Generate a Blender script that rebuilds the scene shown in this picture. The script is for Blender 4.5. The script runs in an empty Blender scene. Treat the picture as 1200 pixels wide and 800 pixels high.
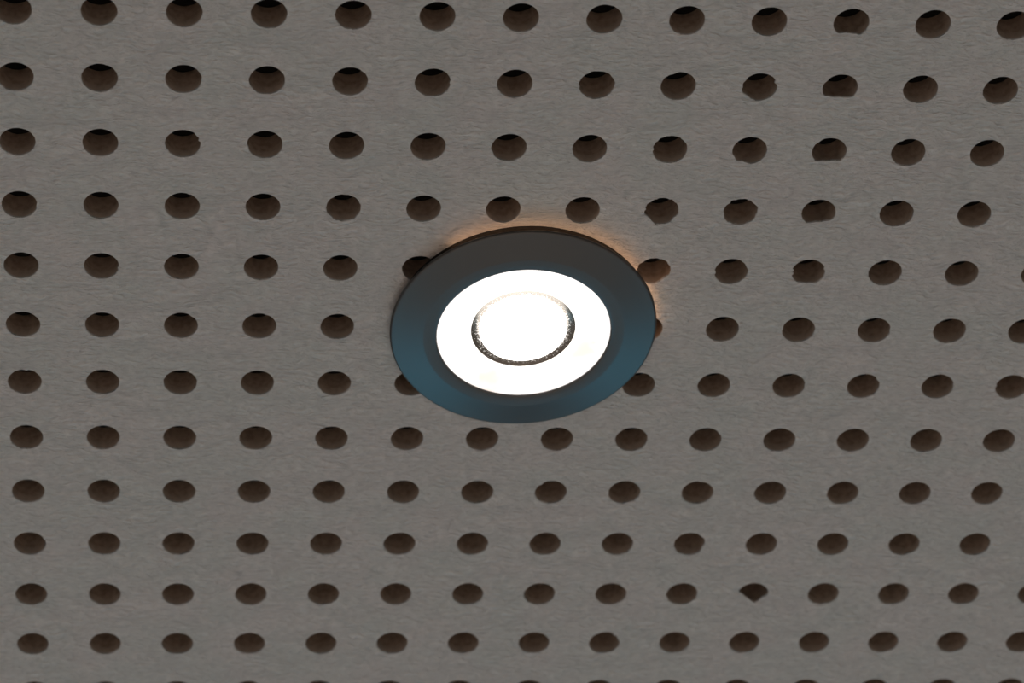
import bpy, bmesh, math, random
from mathutils import Matrix, Vector

# ------------------------------------------------------------------ scene frame
# The fixture axis is the world Z axis; the visible face of the ceiling is at CEIL.
CEIL = 2.5
PITCH = 0.025                       # hole spacing of the acoustic board
FX, FY = 0.15974, 0.12352           # fixture centre in hole-grid metres
sc = bpy.context.scene

# ------------------------------------------------------------------ camera
R = ((0.99502069, -0.07219202, -0.06871788),
     (0.00664936, 0.73600960, -0.67693844),
     (0.09944657, 0.67311082, 0.73282481))
Cc = Vector((0.04516076 - FX, -0.62459857 - FY, CEIL - 0.82261963))
cam = bpy.data.cameras.new('camera')
cam.sensor_fit = 'HORIZONTAL'
cam.sensor_width = 36.0
cam.lens = 4062.53 / 1200 * 36.0
cam.clip_start = 0.01
cam.dof.use_dof = True
cam.dof.focus_distance = 1.075
cam.dof.aperture_fstop = 17.0
co = bpy.data.objects.new('camera', cam)
sc.collection.objects.link(co)
M = Matrix(((R[0][0], -R[1][0], -R[2][0], Cc.x),
            (R[0][1], -R[1][1], -R[2][1], Cc.y),
            (R[0][2], -R[1][2], -R[2][2], Cc.z),
            (0, 0, 0, 1)))
co.matrix_world = M
sc.camera = co

# ------------------------------------------------------------------ view, world
sc.view_settings.view_transform = 'Standard'
sc.view_settings.look = 'None'
sc.view_settings.gamma = 1.0
sc.view_settings.use_curve_mapping = False
sc.view_settings.exposure = 0.0
world = bpy.data.worlds.new('daylight')
sc.world = world
world.use_nodes = True
bg = world.node_tree.nodes['Background']
bg.inputs['Color'].default_value = (0.21, 0.70, 0.97, 1)
bg.inputs['Strength'].default_value = 1.6
LAMP_W = 266.0                      # the downlight's own beam
GAP_FILL_W = 0.00009                    # added point lights behind the tilted trim
LAMP_COL = (1.0, 0.955, 0.955)

# ------------------------------------------------------------------ helpers
def nodes_of(name):
    m = bpy.data.materials.new(name)
    m.use_nodes = True
    nt = m.node_tree
    return m, nt, nt.nodes['Principled BSDF']

def N(nt, kind, **kw):
    n = nt.nodes.new(kind)
    for k, v in kw.items():
        setattr(n, k, v)
    return n

def L(nt, a, b):
    nt.links.new(a, b)

def simple(name, col, rough=0.6, metal=0.0, noise=0.0, scale=40.0):
    m, nt, b = nodes_of(name)
    b.inputs['Roughness'].default_value = rough
    b.inputs['Metallic'].default_value = metal
    tc = N(nt, 'ShaderNodeTexCoord')
    nz = N(nt, 'ShaderNodeTexNoise')
    nz.inputs['Scale'].default_value = scale
    nz.inputs['Detail'].default_value = 5
    L(nt, tc.outputs['Object'], nz.inputs['Vector'])
    rp = N(nt, 'ShaderNodeValToRGB')
    rp.color_ramp.elements[0].position = 0.3
    rp.color_ramp.elements[1].position = 0.7
    rp.color_ramp.elements[0].color = tuple(c * (1 - noise) for c in col) + (1,)
    rp.color_ramp.elements[1].color = tuple(min(1, c * (1 + noise)) for c in col) + (1,)
    L(nt, nz.outputs['Fac'], rp.inputs['Fac'])
    L(nt, rp.outputs['Color'], b.inputs['Base Color'])
    return m

def link(name, mesh, mat, parent=None):
    o = bpy.data.objects.new(name, mesh)
    if mat and not mesh.materials:
        mesh.materials.append(mat)
    sc.collection.objects.link(o)
    if parent:
        o.parent = parent
    return o

def mesh_of(name, verts, faces, smooth=False):
    me = bpy.data.meshes.new(name)
    me.from_pydata(verts, [], faces)
    if smooth:
        me.polygons.foreach_set('use_smooth', [True] * len(me.polygons))
    me.update()
    return me

def box(v, f, x0, x1, y0, y1, z0, z1):
    k = len(v)
    v += [(x0, y0, z0), (x1, y0, z0), (x1, y1, z0), (x0, y1, z0),
          (x0, y0, z1), (x1, y0, z1), (x1, y1, z1), (x0, y1, z1)]
    f += [tuple(k + i for i in q) for q in
          ((0, 3, 2, 1), (4, 5, 6, 7), (0, 1, 5, 4), (1, 2, 6, 5), (2, 3, 7, 6), (3, 0, 4, 7))]

def struct(o):
    o['kind'] = 'structure'
    return o

def lathe(name, prof, n=160, closed=False, smooth=True):
    """prof: (r, z) in mm, revolved about the local Z axis; r == 0 makes a pole."""
    v, f, rings = [], [], []
    for r, z in prof:
        if r == 0:
            rings.append([len(v)])
            v.append((0, 0, z / 1000))
        else:
            rings.append(list(range(len(v), len(v) + n)))
            v += [(r / 1000 * math.cos(2 * math.pi * i / n), r / 1000 * math.sin(2 * math.pi * i / n), z / 1000)
                  for i in range(n)]
    pairs = list(zip(rings, rings[1:])) + ([(rings[-1], rings[0])] if closed else [])
    for a, b in pairs:
        for i in range(n):
            j = (i + 1) % n
            if len(a) == 1:
                f.append((a[0], b[j], b[i]))
            elif len(b) == 1:
                f.append((a[i], a[j], b[0]))
            else:
                f.append((a[i], a[j], b[j], b[i]))
    me = mesh_of(name, v, f, smooth)
    bm = bmesh.new()
    bm.from_mesh(me)
    bmesh.ops.recalc_face_normals(bm, faces=bm.faces)
    bm.to_mesh(me)
    bm.free()
    return me

# ------------------------------------------------------------------ materials
def ceiling_material():
    m, nt, b = nodes_of('painted_board')
    b.inputs['Roughness'].default_value = 0.85
    b.inputs['Specular IOR Level'].default_value = 0.25
    tc = N(nt, 'ShaderNodeTexCoord')
    # colour: faint broad mottling of the paint
    n1 = N(nt, 'ShaderNodeTexNoise')
    n1.inputs['Scale'].default_value = 55
    n1.inputs['Detail'].default_value = 3
    L(nt, tc.outputs['Object'], n1.inputs['Vector'])
    rp = N(nt, 'ShaderNodeValToRGB')
    rp.color_ramp.elements[0].position = 0.35
    rp.color_ramp.elements[1].position = 0.65
    rp.color_ramp.elements[0].color = (0.735, 0.735, 0.715, 1)
    rp.color_ramp.elements[1].color = (0.775, 0.740, 0.725, 1)
    L(nt, n1.outputs['Fac'], rp.inputs['Fac'])
    # tiny dark specks
    vo = N(nt, 'ShaderNodeTexVoronoi')
    vo.inputs['Scale'].default_value = 34
    L(nt, tc.outputs['Object'], vo.inputs['Vector'])
    sp = N(nt, 'ShaderNodeMath', operation='LESS_THAN')
    sp.inputs[1].default_value = 0.020
    L(nt, vo.outputs['Distance'], sp.inputs[0])
    mx = N(nt, 'ShaderNodeMix', data_type='RGBA')
    spf = N(nt, 'ShaderNodeMath', operation='MULTIPLY')
    spf.inputs[1].default_value = 0.35
    L(nt, sp.outputs[0], spf.inputs[0])
    L(nt, spf.outputs[0], mx.inputs['Factor'])
    L(nt, rp.outputs['Color'], mx.inputs['A'])
    mx.inputs['B'].default_value = (0.36, 0.30, 0.28, 1)
    # relief: wavy paper fibres lying mostly along X, plus fine grain
    w = N(nt, 'ShaderNodeTexNoise')
    w.inputs['Scale'].default_value = 120
    w.inputs['Detail'].default_value = 2
    L(nt, tc.outputs['Object'], w.inputs['Vector'])
    wv = N(nt, 'ShaderNodeVectorMath', operation='MULTIPLY_ADD')
    wv.inputs[1].default_value = (0.004, 0.004, 0)
    L(nt, w.outputs['Color'], wv.inputs[0])
    L(nt, tc.outputs['Object'], wv.inputs[2])
    mp = N(nt, 'ShaderNodeMapping')
    mp.inputs['Scale'].default_value = (330, 900, 300)
    L(nt, wv.outputs[0], mp.inputs['Vector'])
    fb = N(nt, 'ShaderNodeTexNoise')
    fb.inputs['Scale'].default_value = 1.0
    fb.inputs['Detail'].default_value = 4
    fb.inputs['Roughness'].default_value = 0.6
    L(nt, mp.outputs['Vector'], fb.inputs['Vector'])
    # shading of the fibre relief put into the colour
    rsh = N(nt, 'ShaderNodeMapRange')
    rsh.inputs['From Min'].default_value = 0.3
    rsh.inputs['From Max'].default_value = 0.7
    rsh.inputs['To Min'].default_value = 0.84
    rsh.inputs['To Max'].default_value = 1.10
    L(nt, fb.outputs['Fac'], rsh.inputs['Value'])
    rshm = N(nt, 'ShaderNodeVectorMath', operation='SCALE')
    L(nt, mx.outputs['Result'], rshm.inputs[0])
    L(nt, rsh.outputs['Result'], rshm.inputs['Scale'])
    L(nt, rshm.outputs[0], b.inputs['Base Color'])
    bp = N(nt, 'ShaderNodeBump')
    bp.inputs['Strength'].default_value = 1.0
    bp.inputs['Distance'].default_value = 0.0022
    L(nt, fb.outputs['Fac'], bp.inputs['Height'])
    L(nt, bp.outputs['Normal'], b.inputs['Normal'])
    return m

def bore_material():
    """Drilled gypsum: brown core, painted paler towards the mouth."""
    m, nt, b = nodes_of('drilled_gypsum')
    b.inputs['Roughness'].default_value = 0.95
    b.inputs['Specular IOR Level'].default_value = 0.1
    tc = N(nt, 'ShaderNodeTexCoord')
    geo = N(nt, 'ShaderNodeNewGeometry')
    nz = N(nt, 'ShaderNodeTexNoise')
    nz.inputs['Scale'].default_value = 500
    nz.inputs['Detail'].default_value = 4
    L(nt, geo.outputs['Position'], nz.inputs['Vector'])
    rp = N(nt, 'ShaderNodeValToRGB')
    rp.color_ramp.elements[0].position = 0.28
    rp.color_ramp.elements[1].position = 0.62
    rp.color_ramp.elements[0].color = (0.34, 0.255, 0.20, 1)
    rp.color_ramp.elements[1].color = (0.50, 0.385, 0.305, 1)
    L(nt, nz.outputs['Fac'], rp.inputs['Fac'])
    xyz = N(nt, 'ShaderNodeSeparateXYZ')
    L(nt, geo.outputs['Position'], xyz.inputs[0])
    mr = N(nt, 'ShaderNodeMapRange')  # light falloff down the bore, put into the colour
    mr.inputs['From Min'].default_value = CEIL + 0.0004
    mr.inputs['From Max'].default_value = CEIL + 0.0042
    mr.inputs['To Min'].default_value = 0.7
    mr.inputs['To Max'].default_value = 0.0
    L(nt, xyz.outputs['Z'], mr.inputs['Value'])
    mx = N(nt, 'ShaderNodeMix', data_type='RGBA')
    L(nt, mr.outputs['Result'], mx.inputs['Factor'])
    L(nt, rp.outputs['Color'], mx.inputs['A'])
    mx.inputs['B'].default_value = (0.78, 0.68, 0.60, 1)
    L(nt, mx.outputs['Result'], b.inputs['Base Color'])
    bp = N(nt, 'ShaderNodeBump')
    bp.inputs['Strength'].default_value = 0.4
    bp.inputs['Distance'].default_value = 0.0004
    L(nt, nz.outputs['Fac'], bp.inputs['Height'])
    L(nt, bp.outputs['Normal'], b.inputs['Normal'])
    return m

def trim_material():
    m, nt, b = nodes_of('satin_black_metal')
    b.inputs['Base Color'].default_value = (0.028, 0.027, 0.027, 1)
    b.inputs['Roughness'].default_value = 0.34
    b.inputs['Specular IOR Level'].default_value = 1.0
    tc = N(nt, 'ShaderNodeTexCoord')
    nz = N(nt, 'ShaderNodeTexNoise')
    nz.inputs['Scale'].default_value = 900
    nz.inputs['Detail'].default_value = 3
    L(nt, tc.outputs['Object'], nz.inputs['Vector'])
    bp = N(nt, 'ShaderNodeBump')
    bp.inputs['Strength'].default_value = 0.12
    bp.inputs['Distance'].default_value = 0.0001
    L(nt, nz.outputs['Fac'], bp.inputs['Height'])
    L(nt, bp.outputs['Normal'], b.inputs['Normal'])
    return m

def radius_node(nt, tc):
    ln = N(nt, 'ShaderNodeVectorMath', operation='MULTIPLY')
    ln.inputs[1].default_value = (1, 1, 0)
    L(nt, tc.outputs['Object'], ln.inputs[0])
    le = N(nt, 'ShaderNodeVectorMath', operation='LENGTH')
    L(nt, ln.outputs[0], le.inputs[0])
    return le.outputs['Value']

def diffuser_material():
    """Frosted front lens: lit from behind, with weak warm tints in the plastic."""
    m, nt, b = nodes_of('lit_frosted_lens')
    b.inputs['Base Color'].default_value = (0.8, 0.78, 0.75, 1)
    b.inputs['Roughness'].default_value = 0.4
    tc = N(nt, 'ShaderNodeTexCoord')
    nz = N(nt, 'ShaderNodeTexNoise')
    nz.inputs['Scale'].default_value = 260
    nz.inputs['Detail'].default_value = 2
    L(nt, tc.outputs['Object'], nz.inputs['Vector'])
    acc = nz.outputs['Fac']
    for p, rad, amt in (((-0.0095, 0.0215, 0), 0.0095, 0.62), ((0.0205, 0.0085, 0), 0.0095, 0.56)):
        d = N(nt, 'ShaderNodeVectorMath', operation='DISTANCE')
        d.inputs[1].default_value = p
        L(nt, tc.outputs['Object'], d.inputs[0])
        q = N(nt, 'ShaderNodeMapRange', interpolation_type='SMOOTHSTEP')
        q.inputs['From Max'].default_value = rad
        q.inputs['To Min'].default_value = amt
        q.inputs['To Max'].default_value = 0.0
        L(nt, d.outputs['Value'], q.inputs['Value'])
        ad = N(nt, 'ShaderNodeMath', operation='ADD')
        L(nt, acc, ad.inputs[0])
        L(nt, q.outputs['Result'], ad.inputs[1])
        acc = ad.outputs[0]
    rp = N(nt, 'ShaderNodeValToRGB')
    rp.color_ramp.elements[0].position = 0.6
    rp.color_ramp.elements[1].position = 1.0
    rp.color_ramp.elements[0].color = (1.16, 1.12, 1.09, 1)
    rp.color_ramp.elements[1].color = (1.04, 0.86, 0.72, 1)
    L(nt, acc, rp.inputs['Fac'])
    L(nt, rp.outputs['Color'], b.inputs['Emission Color'])
    b.inputs['Emission Strength'].default_value = 0.95
    return m

def groove_material():
    """Dark speckled groove round the lens; lens-edge glints are painted on its inner side as emission."""
    m, nt, b = nodes_of('speckled_dark_groove')
    b.inputs['Roughness'].default_value = 0.22
    b.inputs['Metallic'].default_value = 0.7
    b.inputs['Base Color'].default_value = (0.13, 0.115, 0.10, 1)
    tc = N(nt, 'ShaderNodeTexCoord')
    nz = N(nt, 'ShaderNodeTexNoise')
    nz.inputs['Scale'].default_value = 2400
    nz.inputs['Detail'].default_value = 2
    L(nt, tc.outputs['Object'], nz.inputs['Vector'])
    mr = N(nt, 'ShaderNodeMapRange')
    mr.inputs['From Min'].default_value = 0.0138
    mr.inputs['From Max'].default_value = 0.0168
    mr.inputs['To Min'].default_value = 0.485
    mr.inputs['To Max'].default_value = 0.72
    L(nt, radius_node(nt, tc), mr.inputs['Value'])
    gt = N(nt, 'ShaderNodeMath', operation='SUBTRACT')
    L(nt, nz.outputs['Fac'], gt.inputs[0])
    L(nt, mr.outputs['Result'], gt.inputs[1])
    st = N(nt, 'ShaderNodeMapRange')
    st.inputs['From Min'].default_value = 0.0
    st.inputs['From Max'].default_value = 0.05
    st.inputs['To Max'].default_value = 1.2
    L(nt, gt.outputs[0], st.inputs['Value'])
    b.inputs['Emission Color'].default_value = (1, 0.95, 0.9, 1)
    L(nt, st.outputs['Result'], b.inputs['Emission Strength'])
    return m

def emitter(name, col, strength):
    m, nt, b = nodes_of(name)
    b.inputs['Base Color'].default_value = (0.8, 0.8, 0.8, 1)
    b.inputs['Emission Color'].default_value = col + (1,)
    b.inputs['Emission Strength'].default_value = strength
    return m

CEIL_M = ceiling_material()
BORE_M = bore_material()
TRIM_M = trim_material()
FLEECE_M = simple('black_fleece', (0.004, 0.0035, 0.003), 1.0, 0, 0.3, 600)
WALL_M = simple('wall_paint', (0.56, 0.53, 0.50), 0.8, 0, 0.03, 6)
FLOOR_M = simple('wood_floor', (0.46, 0.37, 0.30), 0.55, 0, 0.12, 9)
FRAME_M = simple('window_frame_paint', (0.5, 0.5, 0.5), 0.5, 0, 0.03, 20)
GAP_SHADE_M = simple('gap_shade_black', (0.02, 0.018, 0.016), 0.95, 0, 0.3, 900)
HOUSING_M = simple('grey_cast_metal', (0.3, 0.3, 0.3), 0.5, 0.8, 0.1, 200)

# ------------------------------------------------------------------ room shell
X0, X1, Y0, Y1 = -2.4, 2.8, -2.8, 2.25
WT = 0.15
v, f = [], []
box(v, f, X0 - WT, X1 + WT, Y0 - WT, Y1 + WT, -0.12, 0.0)
struct(link('floor', mesh_of('floor', v, f), FLOOR_M))
v, f = [], []
box(v, f, X0 - WT, X0, Y0, Y1, 0.0, CEIL + 0.30)
struct(link('wall_left', mesh_of('wall_left', v, f), WALL_M))
v, f = [], []
box(v, f, X1, X1 + WT, Y0, Y1, 0.0, CEIL + 0.30)
struct(link('wall_right', mesh_of('wall_right', v, f), WALL_M))
v, f = [], []
box(v, f, X0 - WT, X1 + WT, Y0 - WT, Y0, 0.0, CEIL + 0.30)
struct(link('wall_near', mesh_of('wall_near', v, f), WALL_M))
# far wall with two tall window openings and a pier between them
WINS = [(-0.95, 0.06, 0.2, 1.6), (0.54, 1.5, 0.2, 1.6)]
v, f = [], []
xs = [X0 - WT, WINS[0][0], WINS[0][1], WINS[1][0], WINS[1][1], X1 + WT]
for a, b_ in ((0, 1), (2, 3), (4, 5)):
    box(v, f, xs[a], xs[b_], Y1, Y1 + WT, 0.0, CEIL + 0.30)
for a, b_, z0, z1 in WINS:
    box(v, f, a, b_, Y1, Y1 + WT, 0.0, z0)
    box(v, f, a, b_, Y1, Y1 + WT, z1, CEIL + 0.30)
struct(link('wall_far', mesh_of('wall_far', v, f), WALL_M))
for i, (a, b_, z0, z1) in enumerate(WINS):
    v, f = [], []
    t = 0.05
    y0, y1 = Y1 + 0.05, Y1 + 0.10
    box(v, f, a, a + t, y0, y1, z0, z1)
    box(v, f, b_ - t, b_, y0, y1, z0, z1)
    box(v, f, a + t, b_ - t, y0, y1, z0, z0 + t)
    box(v, f, a + t, b_ - t, y0, y1, z1 - t, z1)
    w = struct(link('window_%d' % (i + 1), mesh_of('window_frame', v, f), FRAME_M))
    ld = bpy.data.lights.new('daylight_portal', 'AREA')
    ld.shape = 'RECTANGLE'
    ld.size, ld.size_y = b_ - a, z1 - z0
    ld.cycles.is_portal = True
    lo = bpy.data.objects.new('daylight_portal', ld)
    sc.collection.objects.link(lo)
    lo.location = ((a + b_) / 2, Y1 + WT + 0.01, (z0 + z1) / 2)
    lo.rotation_euler = (math.radians(-90), 0, 0)

# ------------------------------------------------------------------ perforated ceiling
SEG = 48
RB = 0.00548                        # bore radius
DEPTH = 0.0106
LIP = 0.0007                       # painted paper face over the drilled core
C0, C1, R0, R1 = -8, 22, -8, 20     # grid of holes (column, row)
CUT = 0.033                         # fixture cut-out radius

# torn and ragged holes: n = nick, c = straight flap, b = bulging flap, g = ragged rim
SPECIAL = {
    (10, 0): [('b', 93, 36, 0.30)],
    (10, 1): [('c', 92, 0.63), ('n', 215, 16, 0.05)],
    (10, 2): [('c', 86, 0.70), ('n', 225, 14, 0.05)],
    (10, 3): [('c', 82, 0.70)],
    (10, 4): [('n', 172, 5, 0.16), ('n', 187, 5, 0.13), ('c', 92, 0.86), ('n', -16, 5, 0.10)],
    (10, 10): [('c', 133, 0.50), ('c', 42, 0.74)],
    (9, 1): [('n', -20, 6, 0.20), ('n', 182, 7, 0.08), ('c', 124, 0.88), ('n', 210, 10, 0.06)],
    (9, 2): [('c', 105, 0.90), ('n', 150, 10, 0.05)],
    (9, 3): [('g', 0, 0, 0.035), ('n', 172, 7, 0.10), ('n', 12, 7, 0.08)],
    (9, 4): [('n', 176, 7, 0.12), ('c', -35, 0.93)],
    (8, 3): [('g', 0, 0, 0.045), ('c', 138, 0.88), ('n', -50, 10, 0.06), ('c', 35, 0.93)],
    (8, 4): [('g', 0, 0, 0.03), ('c', 48, 0.86)],
    (2, 2): [('n', -13, 5, 0.15), ('n', -38, 9, 0.05), ('n', 148, 8, 0.05)],
    (3, 2): [('n', 168, 7, 0.08)],
    (2, 5): [('n', -50, 10, 0.05)],
    (0, 6): [('n', -84, 8, 0.12)],
    (8, 11): [('n', -52, 8, 0.13), ('c', -20, 0.94)],
    (7, 8): [('n', -132, 8, 0.10), ('n', 25, 7, 0.05)],
    (8, 8): [('c', 70, 0.93), ('n', 35, 8, 0.05)],
    (6, 9): [('n', 15, 7, 0.08)],
    (7, 9): [('n', -30, 9, 0.05)],
    (8, 10): [('n', -45, 12, 0.05)],
    (0, 3): [('n', 4, 6, 0.07)],
    (1, 4): [('n', 8, 7, 0.08)],
    (0, 9): [('n', -28, 8, 0.06)],
    (9, 9): [('c', 15, 0.90), ('g', 0, 0, 0.02)],
    (9, 8): [('n', -80, 14, 0.04)],
    (4, 3): [('g', 0, 0, 0.025), ('n', 140, 8, 0.06)],
    (5, 1): [('n', 0, 6, 0.07)],
    (8, 1): [('c', -120, 0.93)],
    (7, 1): [('g', 0, 0, 0.025)],
    (8, 2): [('n', 180, 6, 0.07), ('g', 0, 0, 0.02)],
    (11, 6): [('n', -35, 9, 0.08), ('n', 20, 8, 0.05)],
    (12, 6): [('n', -5, 6, 0.07)],
    (13, 6): [('n', 185, 7, 0.08)],
    (11, 5): [('n', 0, 8, 0.06)],
    (11, 4): [('n', 15, 6, 0.05)],
    (10, 6): [('n', 0, 6, 0.05)],
    (13, 5): [('n', 60, 9, 0.08)],
}

def adiff(a, b):
    return (a - b + 180) % 360 - 180

def outline(c, r):
    rng = random.Random(c * 7919 + r * 104729 + 5)
    ph = [rng.uniform(0, 6.28) for _ in range(6)]
    spec = list(SPECIAL.get((c, r), []))
    if not spec and rng.random() < 0.45:
        spec.append(('n', rng.uniform(0, 360), rng.uniform(5, 11), rng.uniform(0.02, 0.05)))
    rag = max([s[3] for s in spec if s[0] == 'g'] + [0.006])
    # extra angles so that fine nicks have vertices of their own would break mesh sharing of
    # the grid; SEG is dense enough (7.5 degrees)
    out = []
    for k in range(SEG):
        th = 360.0 * k / SEG
        t = math.radians(th)
        q = 1 + 0.006 * math.sin(2 * t + ph[0]) + 0.005 * math.sin(3 * t + ph[1]) \
            + rag * (0.5 * math.sin(7 * t + ph[2]) + 0.4 * math.sin(11 * t + ph[3]) + 0.5 * math.sin(17 * t + ph[4])) \
            + rng.uniform(-0.5, 0.5) * rag
        for s in spec:
            d = adiff(th, s[1])
            if s[0] == 'n' and abs(d) < s[2]:
                q -= s[3] * (1 - abs(d) / s[2]) ** 0.7
            elif s[0] == 'b' and abs(d) < s[2]:
                q -= s[3] * (1 - (d / s[2]) ** 2) ** 0.6
            elif s[0] == 'c' and abs(d) < 85:
                q = min(q, s[2] / math.cos(math.radians(d)) * (1 + 0.03 * math.sin(d * 0.13 + ph[5]) + 0.015 * math.sin(d * 0.31 + ph[3])))
        q = max(0.3, q)
        out.append((RB * 0.992 * q * math.cos(t), RB * 0.992 * q * math.sin(t)))
    return out

def centre(c, r):
    return (c * PITCH - FX, r * PITCH - FY)

def square_ring():
    """SEG points on the border of a unit cell, at the angles of the outline."""
    pts = []
    for k in range(SEG):
        t = 2 * math.pi * k / SEG
        x, y = math.cos(t), math.sin(t)
        m = max(abs(x), abs(y))
        pts.append((x / m * PITCH / 2, y / m * PITCH / 2))
    return pts

SQ = square_ring()
v, f = [], []
outlines = {}
BLK = (5, 8, 4, 6)                  # cells round the cut-out, filled separately
for c in range(C0, C1 + 1):
    for r in range(R0, R1 + 1):
        cx, cy = centre(c, r)
        inblk = BLK[0] <= c <= BLK[1] and BLK[2] <= r <= BLK[3]
        if math.hypot(cx, cy) < CUT + RB + 0.0004:
            continue
        o = outline(c, r)
        outlines[(c, r)] = o
        k = len(v)
        v += [(cx + x, cy + y, CEIL) for x, y in SQ]
        v += [(cx + x, cy + y, CEIL) for x, y in o]
        v += [(cx + x, cy + y, CEIL + LIP) for x, y in o]
        v += [(cx + RB * 1.07 * math.cos(2 * math.pi * i / SEG),
               cy + RB * 1.07 * math.sin(2 * math.pi * i / SEG), CEIL + LIP) for i in range(SEG)]
        for i in range(SEG):
            j = (i + 1) % SEG
            if not inblk:
                f.append((k + i, k + SEG + i, k + SEG + j, k + j))
            f.append((k + SEG + i, k + 2 * SEG + i, k + 2 * SEG + j, k + SEG + j))
            f.append((k + 2 * SEG + i, k + 3 * SEG + i, k + 3 * SEG + j, k + 2 * SEG + j))
# the block with the fixture cut-out
bm = bmesh.new()
def loop(pts):
    vs = [bm.verts.new((x, y, CEIL)) for x, y in pts]
    return [bm.edges.new((vs[i], vs[(i + 1) % len(vs)])) for i in range(len(vs))]
ax, ay = centre(BLK[0] - 0.5, BLK[2] - 0.5)
bx, by = centre(BLK[1] + 0.5, BLK[3] + 0.5)
edges = loop([(ax, ay), (bx, ay), (bx, by), (ax, by)])
NC = 96
edges += loop([(CUT * math.cos(2 * math.pi * i / NC), CUT * math.sin(2 * math.pi * i / NC)) for i in range(NC)])
for c in range(BLK[0], BLK[1] + 1):
    for r in range(BLK[2], BLK[3] + 1):
        if (c, r) in outlines:
            cx, cy = centre(c, r)
            edges += loop([(cx + x, cy + y) for x, y in outlines[(c, r)]])
bmesh.ops.triangle_fill(bm, use_beauty=True, use_dissolve=False, edges=edges, normal=(0, 0, -1))
bm.verts.index_update()
k = len(v)
v += [tuple(q.co) for q in bm.verts]
for fc in bm.faces:
    ids = [k + q.index for q in fc.verts]
    if fc.normal.z > 0:
        ids.reverse()
    f.append(tuple(ids))
bm.free()
k = len(v)
for z in (CEIL, CEIL + DEPTH):      # cut-out wall
    v += [(CUT * math.cos(2 * math.pi * i / NC), CUT * math.sin(2 * math.pi * i / NC), z) for i in range(NC)]
for i in range(NC):
    j = (i + 1) % NC
    f.append((k + i, k + j, k + NC + j, k + NC + i))
# plain border of the ceiling out to the walls
px0, py0 = centre(C0 - 0.5, R0 - 0.5)
px1, py1 = centre(C1 + 0.5, R1 + 0.5)
gx, gy = [X0 - WT, px0, px1, X1 + WT], [Y0 - WT, py0, py1, Y1 + WT]
for i in range(3):
    for j in range(3):
        if i == 1 and j == 1:
            continue
        k = len(v)
        v += [(gx[i], gy[j], CEIL), (gx[i + 1], gy[j], CEIL), (gx[i + 1], gy[j + 1], CEIL), (gx[i], gy[j + 1], CEIL)]
        f.append((k + 3, k + 2, k + 1, k))
ceiling = struct(link('ceiling', mesh_of('ceiling', v, f), CEIL_M))

# the drilled bores: one part each where the photograph shows them, the rest joined
def in_view(c, r):
    x, y = centre(c, r)
    p = M.inverted() @ Vector((x, y, CEIL))
    u = 600 + 4062.53 * p.x / -p.z
    w = 400 - 4062.53 * p.y / -p.z
    return -22 < u < 1222 and -18 < w < 818

def bore(v, f, cx, cy, z0):
    k = len(v)
    rings = (LIP * 0.9, 0.0025, 0.005, DEPTH)
    for z in rings:
        v += [(cx + RB * 1.045 * math.cos(2 * math.pi * i / SEG), cy + RB * 1.045 * math.sin(2 * math.pi * i / SEG), z0 + z)
              for i in range(SEG)]
    for a in range(len(rings) - 1):
        for i in range(SEG):
            j = (i + 1) % SEG
            p, q = k + a * SEG, k + (a + 1) * SEG
            f.append((p + j, p + i, q + i, q + j))

v, f = [], []
bore(v, f, 0, 0, 0)
bore_me = mesh_of('perforation', v, f, True)
v, f = [], []
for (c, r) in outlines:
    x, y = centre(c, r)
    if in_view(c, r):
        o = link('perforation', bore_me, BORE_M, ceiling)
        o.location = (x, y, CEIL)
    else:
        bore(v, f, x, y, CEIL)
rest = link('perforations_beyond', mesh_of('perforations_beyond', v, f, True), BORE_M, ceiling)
rest['kind'] = 'stuff'
# black acoustic fleece glued behind the board, open at the cut-out
v, f = [], []
zf = CEIL + DEPTH + 0.0001
gx, gy = [px0, -0.0285, 0.0285, px1], [py0, -0.0285, 0.0285, py1]
for i in range(3):
    for j in range(3):
        if i == 1 and j == 1:
            continue
        box(v, f, gx[i], gx[i + 1], gy[j], gy[j + 1], zf, zf + 0.0005)
link('acoustic_fleece', mesh_of('acoustic_fleece', v, f), FLEECE_M, ceiling)
# structural slab over the void
v, f = [], []
box(v, f, X0 - WT, X1 + WT, Y0 - WT, Y1 + WT, CEIL + 0.30, CEIL + 0.42)
link('soffit_slab', mesh_of('soffit_slab', v, f), HOUSING_M, ceiling)

# ------------------------------------------------------------------ downlight
lamp = bpy.data.objects.new('recessed_downlight', None)
sc.collection.objects.link(lamp)
lamp.location = (0, 0, CEIL - 0.002)
lamp.rotation_euler = (0.0287, 0, 0)      # it hangs a little lower on the near side
lamp['label'] = 'round black recessed ceiling downlight, switched on, with wide satin trim ring'
lamp['category'] = 'downlight'

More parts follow.
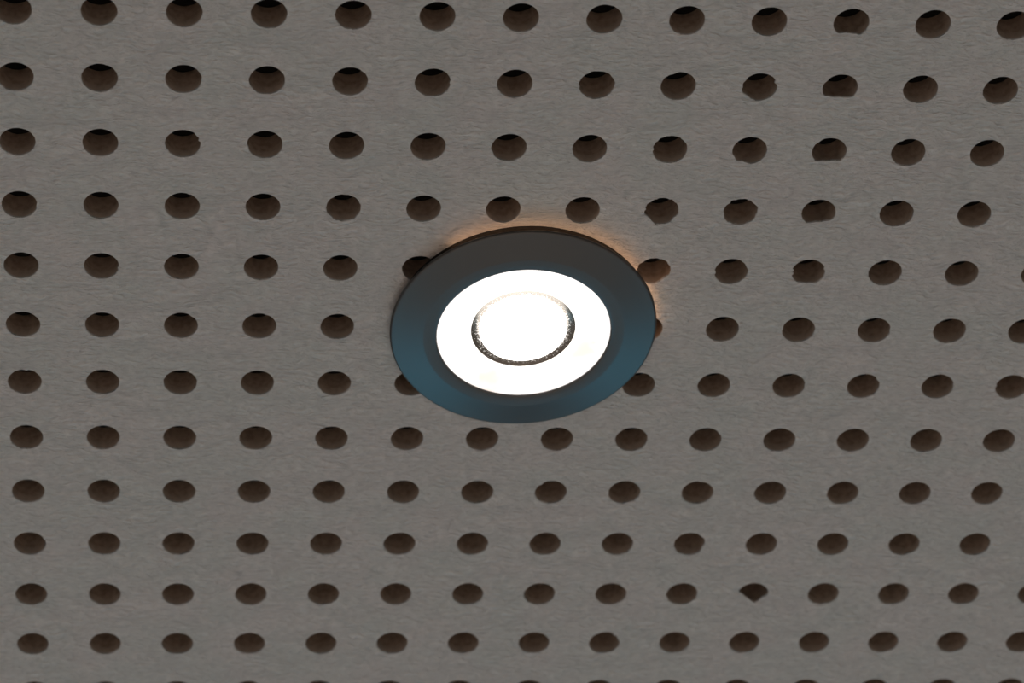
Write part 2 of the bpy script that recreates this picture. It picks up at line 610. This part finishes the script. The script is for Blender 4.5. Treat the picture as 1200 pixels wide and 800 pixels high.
trim = link('trim_ring', lathe('trim_ring', [
    (27.97, -2.17), (28.08, -2.40), (28.3, -2.62), (28.7, -2.71), (30.8, -2.70), (32.2, -2.68), (32.5, -2.66), (32.9, -2.60),
    (34, -2.42), (37, -1.92), (40, -1.42), (41.8, -1.12), (42.25, -1.06), (42.6, -1.0), (42.9, -0.80), (43.06, -0.5),
    (43.06, -0.1), (42.9, 0.10), (42.6, 0.2), (38, 0.25), (31.5, 0.3), (31.2, 0.6), (31.2, 7.5), (27.97, 7.5), (27.97, 0)],
    192, closed=True), TRIM_M, lamp)
link('front_lens', lathe('front_lens', [
    (27.95, -2.05), (27.0, -1.98), (24, -1.5), (20, -0.75), (17.4, -0.25), (16.95, -0.17), (16.9, -0.10), (16.9, 0.4)], 160),
    diffuser_material(), lamp)
link('lens_groove', lathe('lens_groove', [(16.9, -0.1), (16.7, 0.0), (14.3, 0.86), (13.9, 0.95)], 160), groove_material(), lamp)
dome = [(14.1, 1.0), (14.15, 0.2), (14.0, -0.4), (13.4, -0.9)]
dome += [(13.4 * math.cos(a), -0.9 - 1.4 * math.sin(a)) for a in [i * math.pi / 2 / 8 for i in range(1, 8)]] + [(0, -2.3)]
link('led_lens', lathe('led_lens', dome, 128), emitter('lit_led_lens', (1.0, 0.96, 0.90), 6.0), lamp)
link('housing', lathe('housing', [(27.9, 1.0), (27.9, 9.0), (20, 9.6), (0, 9.6)], 96), HOUSING_M, lamp)
shade_ring = link('trim_shade_ring', lathe('trim_shade_ring', [(33.5, 1.4), (41.6, 1.5), (41.9, 1.75), (41.9, 1.98), (33.5, 1.98)], 128, closed=True), GAP_SHADE_M, lamp)  # added dark ring, stands in for the shadow under the trim
shade_ring.rotation_euler = (-0.0287, 0, 0)       # stays flat against the board

sd = bpy.data.lights.new('downlight_beam', 'SPOT')
sd.energy = LAMP_W
sd.color = LAMP_COL
sd.spot_size = math.radians(130)
sd.spot_blend = 0.6
sd.shadow_soft_size = 0.012
so = bpy.data.objects.new('downlight_beam', sd)
sc.collection.objects.link(so)
so.parent = lamp
so.location = (0, 0, -0.016)
# added point lights, standing in for a glow between trim and board
for deg in range(-125, 1, 5):
    pd = bpy.data.lights.new('gap_fill_light', 'POINT')
    pd.energy = GAP_FILL_W
    pd.color = (1.0, 0.57, 0.32)
    pd.shadow_soft_size = 0.0004
    po = bpy.data.objects.new('gap_fill_light', pd)
    sc.collection.objects.link(po)
    po.parent = lamp
    a = math.radians(deg)
    po.location = (0.0422 * math.cos(a), 0.0422 * math.sin(a), 0.0007)
